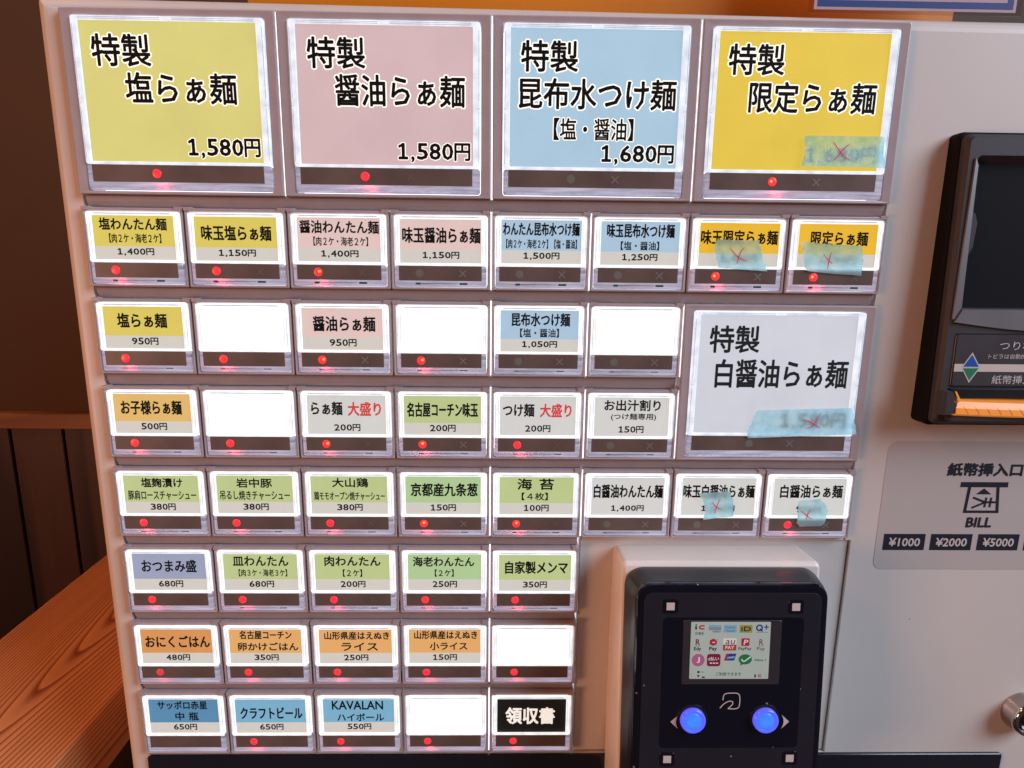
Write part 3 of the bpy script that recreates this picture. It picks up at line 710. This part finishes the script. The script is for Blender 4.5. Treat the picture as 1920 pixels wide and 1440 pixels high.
# screen recess frame
REC = mat('recess_plastic', (.030, .026, .034, 1), .4)
bm = bmesh.new()
loft(bm, [(rr(-20.2, 19.0, -41.4, -14.6, .6, 3), -.42), (rr(-20.0, 18.8, -41.2, -14.8, .6, 3), -.62), (rr(-17.8, 14.9, -39.5, -15.3, .4, 3), -.50)], True, True)
link('screen_frame', bm, REC, term)
SCR = mat('screen', (.1, .1, .1, 1), .2, emit=srgb(160, 170, 162), es=.74, mottle=.04, mscale=60)
sc = slab('screen', SCR, term, -17.2, 14.5, -38.9, -15.2, -.66, -.5, .3, 2, .02)
def ink(name, rgb, es=.68):
    c = srgb(*rgb); return mat('screen_'+name, (c[0]*.2, c[1]*.2, c[2]*.2, 1), .3, emit=c, es=es)
SK, SR, SB_, SGn = ink('dark', (34, 36, 48)), ink('red', (168, 38, 58)), ink('navy', (36, 56, 128)), ink('green', (36, 110, 62))
SPink, SPurp, SOr, SGold, SSky, SGrey, SWh = ink('pink', (168, 92, 128)), ink('plum', (122, 28, 62)), ink('brick', (160, 62, 54)), ink('gold', (150, 138, 70)), ink('sky', (122, 160, 182)), ink('grey', (128, 134, 140)), ink('white', (205, 208, 205))
Y1, Y2 = -.70, -.74
def simg(name, m, fn):
    bm = bmesh.new(); fn(bm); finish_text(name, bm, m, sc)
def disc(bm, cx, cz, r, y, n=24, sx=1):
    v = [bm.verts.new((cx+sx*r*math.cos(2*math.pi*i/n), y, cz+r*math.sin(2*math.pi*i/n))) for i in range(n)]; bm.faces.new(v)
def rect(bm, x0, x1, s0, s1, y, r=.0):
    if r: v = [bm.verts.new((a, y, b)) for a, b in rr(x0, x1, -s1, -s0, r, 4)]; bm.faces.new(v)
    else: flat(bm, [(x0, -s1), (x1, -s1), (x1, -s0), (x0, -s0)], y)
def ringz(bm, cx, s, r, wd, y, a0=0, a1=360, n=20):
    P_ = [(cx+r*math.cos(math.radians(a0+(a1-a0)*i/n)), -s+r*math.sin(math.radians(a0+(a1-a0)*i/n))) for i in range(n+1)]
    ribbon(bm, P_, wd, y, .02, taper=False)
# first row of marks
simg('mark', SK, lambda b: (rect(b, -15.6, -14.9, 16.9, 18.3, Y1), disc(b, -15.25, -16.4, .32, Y1), text(b, '交通系', -15.6, -12.0, -20.5, -19.3, Y1, .01)))
def ic(b, cx, s, k): ringz(b, cx, s, .62*k, .62*k, Y1, 90, 270); rect(b, cx, cx+1.3*k, s-.93*k, s-.31*k, Y1); rect(b, cx, cx+1.3*k, s+.31*k, s+.93*k, Y1)
simg('mark', SR, lambda b: (ic(b, -13.2, 17.4, 1.0), ic(b, 10.9, 37.6, .62)))
simg('mark', SSky, lambda b: rect(b, -10.2, -5.2, 16.4, 17.3, Y1))
simg('mark', SGrey, lambda b: rect(b, -10.2, -5.2, 17.3, 18.6, Y1))
simg('mark', SB_, lambda b: text(b, 'nanaco', -8.6, -5.4, -19.5, -18.8, Y1, .02))
simg('mark', SSky, lambda b: rect(b, -4.3, .9, 16.4, 19.5, Y1))
simg('mark', SB_, lambda b: (text(b, 'Contact', -3.6, .3, -17.7, -16.9, Y2, .0), text(b, 'Touch', -3.3, .1, -19.2, -18.4, Y2, .0)))
simg('mark', SGold, lambda b: rect(b, 2.1, 7.2, 16.4, 19.6, Y1))
simg('mark', SK, lambda b: text(b, 'iD', 2.7, 6.7, -19.0, -17.0, Y2, .04))
simg('mark', SB_, lambda b: (ringz(b, 10.0, 17.6, 1.1, .62, Y1), ribbon(b, [(10.2, -18.0), (11.3, -19.1)], .6, Y1, .02, False), rect(b, 11.8, 13.7, 17.05, 17.5, Y1), rect(b, 12.5, 12.95, 16.3, 18.3, Y1-.002), rect(b, 8.8, 13.5, 19.35, 19.5, Y1)))
# second row
simg('mark', SPurp, lambda b: (text(b, 'R', -15.2, -13.4, -24.8, -22.3, Y1, .03), text(b, 'R', 10.2, 11.9, -24.8, -22.3, Y1, .01), rect(b, -15.2, -13.2, 25.05, 25.2, Y1), rect(b, 10.0, 12.0, 25.05, 25.2, Y1)))
simg('mark', SK, lambda b: (text(b, 'Edy', -15.8, -12.9, -27.4, -25.5, Y1, .03), text(b, 'Pay', -9.7, -6.6, -27.4, -25.4, Y1, .035), text(b, 'Pay', 9.4, 12.5, -27.3, -25.5, Y1, .0), text(b, 'PayPay', 2.0, 7.2, -27.1, -25.6, Y1, .02)))
simg('mark', SR, lambda b: flat(b, [(-8.2, -22.0), (-6.7, -22.8), (-6.7, -24.4), (-8.2, -25.1), (-9.6, -24.4), (-9.6, -22.8)], Y1))
simg('mark', SSky, lambda b: disc(b, -6.9, -22.5, .4, Y2))
simg('mark', SWh, lambda b: (rect(b, -4.2, 1.1, 21.9, 24.5, Y1), rect(b, -8.6, -7.5, 23.4, 23.8, Y2)))
simg('mark', SPurp, lambda b: (text(b, 'au', -3.4, .3, -24.3, -22.6, Y2, .01, shear=.2)))
simg('mark', SOr, lambda b: rect(b, -4.2, 1.1, 24.5, 27.0, Y1))
simg('mark', SWh, lambda b: text(b, 'PAY', -3.3, .3, -26.4, -25.0, Y2, .03))
simg('mark', SR, lambda b: rect(b, 3.0, 6.3, 21.9, 25.1, Y1, .4))
simg('mark', SWh, lambda b: text(b, 'P', 3.9, 5.6, -24.6, -22.5, Y2, .03, shear=.15))
# third row
simg('mark', SPink, lambda b: disc(b, -13.9, -31.0, 2.6, Y1))
simg('mark', SWh, lambda b: (text(b, 'J', -14.5, -13.2, -32.2, -29.7, Y2, .05), text(b, 'd払い', -9.9, -5.6, -31.2, -29.6, Y2, .02), rect(b, -9.2, -8.3, 32.0, 32.5, Y2), rect(b, -8.0, -7.1, 32.0, 32.5, Y2), rect(b, -6.8, -5.9, 32.0, 32.5, Y2)))
simg('mark', SPurp, lambda b: rect(b, -10.4, -5.0, 28.4, 33.6, Y1, 1.0))
simg('mark', SB_, lambda b: flat(b, [(-3.6, -31.2), (.5, -31.2), (1.3, -28.3), (-2.8, -28.3)], Y1))
simg('mark', SR, lambda b: flat(b, [(-3.6, -31.2), (-2.6, -31.2), (-1.8, -28.3), (-2.8, -28.3)], Y2))
simg('mark', SSky, lambda b: (flat(b, [(-2.6, -30.4), (.4, -30.2), (.7, -29.3), (-2.0, -29.6)], Y2)))
simg('mark', SGn, lambda b: (disc(b, 4.9, -30.7, 2.15, Y1, sx=1.25), flat(b, [(3.0, -33.4), (4.6, -32.4), (3.2, -31.8)], Y1)))
simg('mark', SWh, lambda b: ribbon(b, [(3.4, -30.6), (4.5, -31.5), (7.0, -29.6)], .5, Y2, .02, False))
simg('mark', SK, lambda b: text(b, 'Alipay +', 8.6, 13.4, -31.6, -30.5, Y1, .02))
# footer
simg('mark', SK, lambda b: (text(b, 'ご利用できます', -6.6, 3.6, -37.6, -36.1, Y1, .01), disc(b, -13.6, -36.0, .5, Y1), rect(b, -12.6, -11.5, 35.9, 36.1, Y1), rect(b, -12.2, -11.0, 37.9, 38.5, Y1), rect(b, 8.9, 9.5, 37.0, 38.3, Y1)))
simg('mark', SPurp, lambda b: flat(b, [(-14.2, -37.2), (-13.0, -37.2), (-13.6, -38.4)], Y1))
simg('mark', SGrey, lambda b: (ribbon(b, [(-16.3, -36.6), (-16.7, -37.3), (-16.3, -38.0)], .12, Y1, .02, False), ribbon(b, [(13.5, -36.6), (13.9, -37.3), (13.5, -38.0)], .12, Y1, .02, False)))
# corner marks
MK = mat('mark_beige', (.62, .54, .54, 1), .5)
for x, s in ((-25.6, 8.9), (24.3, 9.1), (-24.8, 73.3), (25.1, 73.0)):
    p = slab('corner_mark', TG, term, x-3.0, x+3.0, -s-2.9, -s+2.9, -.46, -.25, 1.1, 4, .08)
    slab('mark_square', MK, p, x-1.6, x+1.6, -s-1.55, -s+1.55, -.52, -.4, .1, 2, .02)
# blue push buttons
def bluemat():
    m = mat('blue_button', (.05, .08, .5, 1), .18, emit=(.085, .105, .95, 1), es=1.0, coat=.3)
    return m
BLUE = bluemat(); BLUEC = mat('blue_button_centre', (.03, .15, .6, 1), .25, emit=(.035, .17, .88, 1), es=.95, mottle=.35, mscale=150)
for x in (-15.3, 14.0):
    pb = empty('push_button', (x, 0, -56), term)
    bm = bmesh.new(); lathe(bm, [(6.3, -.3), (6.2, -.7), (5.4, -.8)], 0, 0, 48); link('button_collar', bm, BLACKP, pb, False)
    bm = bmesh.new(); lathe(bm, [(5.05, -.6), (5.05, -1.9), (4.9, -2.4), (4.5, -2.7), (4.1, -2.6), (3.6, -2.15), (3.3, -2.1)], 0, 0, 48); link('button_ring', bm, BLUE, pb, True)
    bm = bmesh.new(); lathe(bm, [(3.4, -2.0), (3.35, -2.2), (2.2, -2.14), (.1, -2.10)], 0, 0, 40); link('button_cap', bm, BLUEC, pb, True)
def arrow(s):
    bm = bmesh.new()
    pts = [(s*24.0, -57.2)]
    for i in range(7):
        t = i/6; z = -60.2+5.9*t; pts.append((s*(20.9+.9*math.sin(math.pi*t)), z))
    loft(bm, [(pts, -.38), (pts, -.50)]); link('arrow_mark', bm, MK, term)
arrow(1); arrow(-1)
# tap-your-card mark
bm = bmesh.new()
ribbon(bm, [(-3.2, -48.0), (-3.1, -46.6), (-2.6, -45.5), (-1.5, -45.1), (.5, -45.0), (2.3, -45.1), (3.3, -45.8), (3.6, -47.5), (3.5, -50.3), (2.9, -51.3), (1.5, -51.7), (-1.1, -51.6)], .36, -.52, .06, False)
ribbon(bm, [(-4.3, -51.4), (-3.0, -49.8), (-1.4, -48.7), (-.1, -48.4), (.8, -48.8), (.7, -49.7), (-.1, -50.7), (-1.1, -51.6)], .36, -.53, .06, False)
link('tap_symbol', bm, MK, term)

# ------------------------------------------------------------------ blue masking tape
TP = {
'L4': ([(281.8, -41.6), (296.7, -41.4), (313.1, -41.5), (312.9, -46.8), (314.8, -53.1), (298.1, -52.9), (281.9, -52.8), (282.7, -47.2)], [[(293.2, -43.6), (296.7, -47.7), (300.5, -50.6)], [(299.5, -44.5), (297.6, -46.3), (294.1, -50.7)]], 'pale blue tape strip on the large golden button, red pen cross'),
'r2b7': ([(250.8, -81.1), (259.0, -81.4), (267.4, -81.4), (268.2, -84.3), (269.5, -88.3), (272.1, -93.5), (261.0, -92.9), (251.8, -92.2), (250.9, -88.0), (249.8, -84.5)], [[(256.1, -84.5), (259.5, -87.9), (263.3, -89.6)], [(261.8, -84.1), (260.4, -86.4), (259.3, -90.7)]], 'blue tape on the small golden button with the seven-character name'),
'r2b8': ([(284.9, -81.7), (295.7, -82.5), (309.3, -83.1), (310.1, -85.8), (310.5, -94.8), (299.1, -94.2), (288.7, -93.3), (287.3, -92.1), (286.1, -88.1), (285.4, -83.6)], [[(294.0, -86.3), (296.4, -89.0), (298.0, -90.0)], [(297.3, -85.5), (296.6, -88.5), (296.3, -92.5)]], 'blue tape overlapping the dark band of the golden button at the row end'),
'L5': ([(273.4, -151.3), (292.4, -150.7), (313.3, -150.1), (315.5, -157.4), (316.5, -161.6), (293.7, -162.5), (270.4, -163.6), (269.8, -160.3), (272.1, -153.8)], [[(292.6, -155.3), (296.0, -156.2), (300.6, -158.9)], [(300.3, -152.2), (298.1, -156.7), (296.7, -158.4), (294.5, -159.0)]], 'longest blue tape strip, across the bottom of the large pale grey button'),
'r5b7': ([(251.1, -188.6), (257.5, -188.0), (264.4, -187.5), (266.2, -192.6), (266.6, -199.2), (259.9, -199.8), (253.5, -200.8), (254.5, -197.1), (254.1, -193.8)], [[(256.9, -192.3), (259.0, -194.8), (261.0, -195.4)], [(260.3, -190.9), (259.0, -194.8), (258.4, -197.6)]], 'torn blue tape piece on the pale grey button whose round lamp is off'),
'r5b8': ([(294.7, -191.7), (299.2, -191.3), (304.4, -190.9), (307.1, -194.1), (308.0, -197.1), (307.2, -202.4), (305.7, -203.5), (296.3, -203.8), (295.1, -201.9), (295.4, -198.6)], [[(296.1, -196.2), (298.9, -198.5), (301.1, -200.0)], [(300.4, -195.5), (299.3, -197.9), (298.8, -200.3)]], 'small torn blue tape beside the red lamp of the lowest pale grey button'),
}
for key, (poly, strokes, lab) in TP.items():
    n = len(poly); pts = []
    for i in range(n):
        a = Vector(poly[i]); b_ = Vector(poly[(i+1) % n]); d = b_-a; L = d.length
        k = max(2, int(L/.5)); nn = Vector((-d.y, d.x)).normalized()
        jag = .30 if abs(d.y) > abs(d.x)*.8 else .03
        for j in range(k):
            q = a+d*(j/k)+nn*random.uniform(-jag, jag); pts.append((q.x, q.y))
    t = thing('tape_piece', lab, 'masking tape', (0, 0, 0), 'blue tape pieces over sold-out prices')
    # a slightly buckled film
    bm = bmesh.new()
    vs = [bm.verts.new((x, 0, z)) for x, z in pts]; bm.faces.new(vs)
    bmesh.ops.triangulate(bm, faces=bm.faces[:])
    bmesh.ops.subdivide_edges(bm, edges=[e for e in bm.edges if e.calc_length() > 2.0], cuts=2, use_grid_fill=False)
    bmesh.ops.triangulate(bm, faces=bm.faces[:])
    for v in bm.verts:
        v.co.y = -1.15+.16*noise.noise(Vector((v.co.x*.35, 3.1, v.co.z*.35)))
    link('film', bm, TAPE, t)
    bm = bmesh.new()
    for s in strokes: ribbon(bm, s, .42, -1.42, .03)
    link('pen_cross', bm, PEN, t)

# ------------------------------------------------------------------ behind and above
ORP = mat('orange_board', (.62, .20, .004, 1), .5, mottle=.10, mscale=9)
bm = bmesh.new(); box(bm, 60, 353, 30, 34, 1.0, 120)
o = link('menu_board', bm, ORP); tag(o, 'plain orange board standing behind the top edge of the ticket machine', 'board')
nt_ = thing('notice_sheet', 'white notice with a blue border in a clear holder above the machine', 'notice')
bm = bmesh.new(); box(bm, 283.0, 360.9, 4.2, 4.5, 5.0, 70); link('paper', bm, mat('notice_paper', (.72, .62, .72, 1), .5), nt_)
bm = bmesh.new()
NB = mat('blue_border', (.03, .11, .42, 1), .5)
box(bm, 284.2, 359.7, 4.1, 4.2, 6.0, 8.3); box(bm, 284.2, 286.4, 4.08, 4.2, 8.3, 70); box(bm, 357.5, 359.7, 4.08, 4.2, 8.3, 70)
link('border', bm, NB, nt_)
bm = bmesh.new(); box(bm, 280.6, 362.6, 3.4, 3.9, 3.5, 72); link('holder_sheet', bm, clear('holder_film', (.93, .90, .90, 1), .05, 1.2), nt_)

WALL = mat('brown_wall', (.062, .024, .007, 1), .7, mottle=.25, mscale=5, bump=.3, bscale=200)
DARKW = mat('dark_wood', (.075, .034, .020, 1), .5)
def wood(name, dark, light, sc, axis='Y', rough=.45, dist=2.2, ring=26, bump=.25):
    m = bpy.data.materials.new(name); m.use_nodes = True; nt = m.node_tree; p = nt.nodes['Principled BSDF']
    tc = nt.nodes.new('ShaderNodeTexCoord'); mp = nt.nodes.new('ShaderNodeMapping'); nt.links.new(tc.outputs['Object'], mp.inputs[0])
    mp.inputs['Scale'].default_value = (sc, sc*.09, sc) if axis == 'Y' else ((sc, sc, sc*.09) if axis == 'Z' else (sc*.09, sc, sc))
    n0 = nt.nodes.new('ShaderNodeTexNoise'); n0.inputs['Scale'].default_value = .9; n0.inputs['Detail'].default_value = 1.2; n0.inputs['Roughness'].default_value = .35
    nt.links.new(mp.outputs[0], n0.inputs['Vector'])
    mu = nt.nodes.new('ShaderNodeMath'); mu.operation = 'MULTIPLY'; mu.inputs[1].default_value = ring; nt.links.new(n0.outputs['Fac'], mu.inputs[0])
    fr = nt.nodes.new('ShaderNodeMath'); fr.operation = 'FRACT'; nt.links.new(mu.outputs[0], fr.inputs[0])
    cr = nt.nodes.new('ShaderNodeValToRGB'); e = cr.color_ramp.elements
    e[0].position = 0; e[0].color = light; e[1].position = 1; e[1].color = light
    a = e.new(.55); a.color = tuple(light[i]*.86 for i in range(3))+(1,); b = e.new(.90); b.color = dark; c = e.new(.96); c.color = tuple((light[i]+dark[i])/2 for i in range(3))+(1,)
    nt.links.new(fr.outputs[0], cr.inputs[0])
    n1 = nt.nodes.new('ShaderNodeTexNoise'); n1.inputs['Scale'].default_value = 14; n1.inputs['Detail'].default_value = 5
    nt.links.new(mp.outputs[0], n1.inputs['Vector'])
    mr = nt.nodes.new('ShaderNodeMapRange'); mr.inputs['To Min'].default_value = .75; mr.inputs['To Max'].default_value = 1.2; nt.links.new(n1.outputs['Fac'], mr.inputs[0])
    vm = nt.nodes.new('ShaderNodeVectorMath'); vm.operation = 'SCALE'; nt.links.new(cr.outputs[0], vm.inputs[0]); nt.links.new(mr.outputs[0], vm.inputs['Scale'])
    nt.links.new(vm.outputs[0], p.inputs['Base Color']); p.inputs['Roughness'].default_value = rough
    bp = nt.nodes.new('ShaderNodeBump'); bp.inputs['Strength'].default_value = bump; bp.inputs['Distance'].default_value = .0005
    nt.links.new(cr.outputs[0], bp.inputs['Height']); nt.links.new(bp.outputs[0], p.inputs['Normal'])
    return m
bm = bmesh.new(); box(bm, -1500, 900, 400, 420, -259, 900); o = struct(link('wall', bm, WALL))
TRIM = wood('trim_wood', (.17, .062, .022, 1), (.36, .15, .055, 1), 6, 'X', ring=8)
bm = bmesh.new(); loft(bm, [(rr(-1500, -8, -275, -258.3, 1.5, 3), 400), (rr(-1500, -8, -275, -258.3, 1.5, 3), 392), (rr(-1499, -9, -274, -259.3, 1.0, 3), 390.5)])
o = struct(link('wall_rail', bm, TRIM))
ws = empty('wainscot'); ws['kind'] = 'structure'
PLK = wood('plank_wood', (.018, .007, .005, 1), (.062, .024, .015, 1), 9, 'Z', ring=5)
x = -339.5-54.0*6
while x < 60:
    bm = bmesh.new(); loft(bm, [(rr(x+1.3, x+52.7, -1000, -275.5, .8, 2), 410), (rr(x+1.3, x+52.7, -1000, -275.5, .8, 2), 399.5+random.uniform(-.6, .6)), (rr(x+2.1, x+51.9, -999.2, -276.3, .5, 2), 398.4)])
    link('plank', bm, PLK, ws); x += 54.0
bm = bmesh.new(); box(bm, -1500, 60, 412, 420, -1000, -276); link('backing', bm, mat('gap_black', (.006, .004, .004, 1), .9), ws)
bm = bmesh.new(); box(bm, -1500, 900, -700, 420, -1010, -1000); struct(link('floor', bm, mat('floor_dark', (.03, .02, .018, 1), .6)))
# timber bench whose top runs back beside the machine
BW = wood('bench_wood', (.34, .075, .022, 1), (.88, .37, .15, 1), 7, 'Y', .45, ring=120, bump=.05)
ben = thing('wooden_bench', 'reddish wooden bench board with strong grain running back beside the machine', 'bench')
bm = bmesh.new()
def bsec(y): return [(-172, y, -350), (-65.5, y, -350), (-64, y, -351.4), (-64, y, -388), (-172, y, -388)]
a = [bm.verts.new(p) for p in bsec(-95)]; b_ = [bm.verts.new(p) for p in bsec(396)]
for i in range(5): bm.faces.new((a[i], a[(i+1) % 5], b_[(i+1) % 5], b_[i]))
bm.faces.new(a); bm.faces.new(b_[::-1])
link('board', bm, BW, ben)
for yy in (-60, 300):
    bm = bmesh.new(); box(bm, -160, -80, yy-20, yy+20, -1000, -388.2); link('leg', bm, BW, ben)
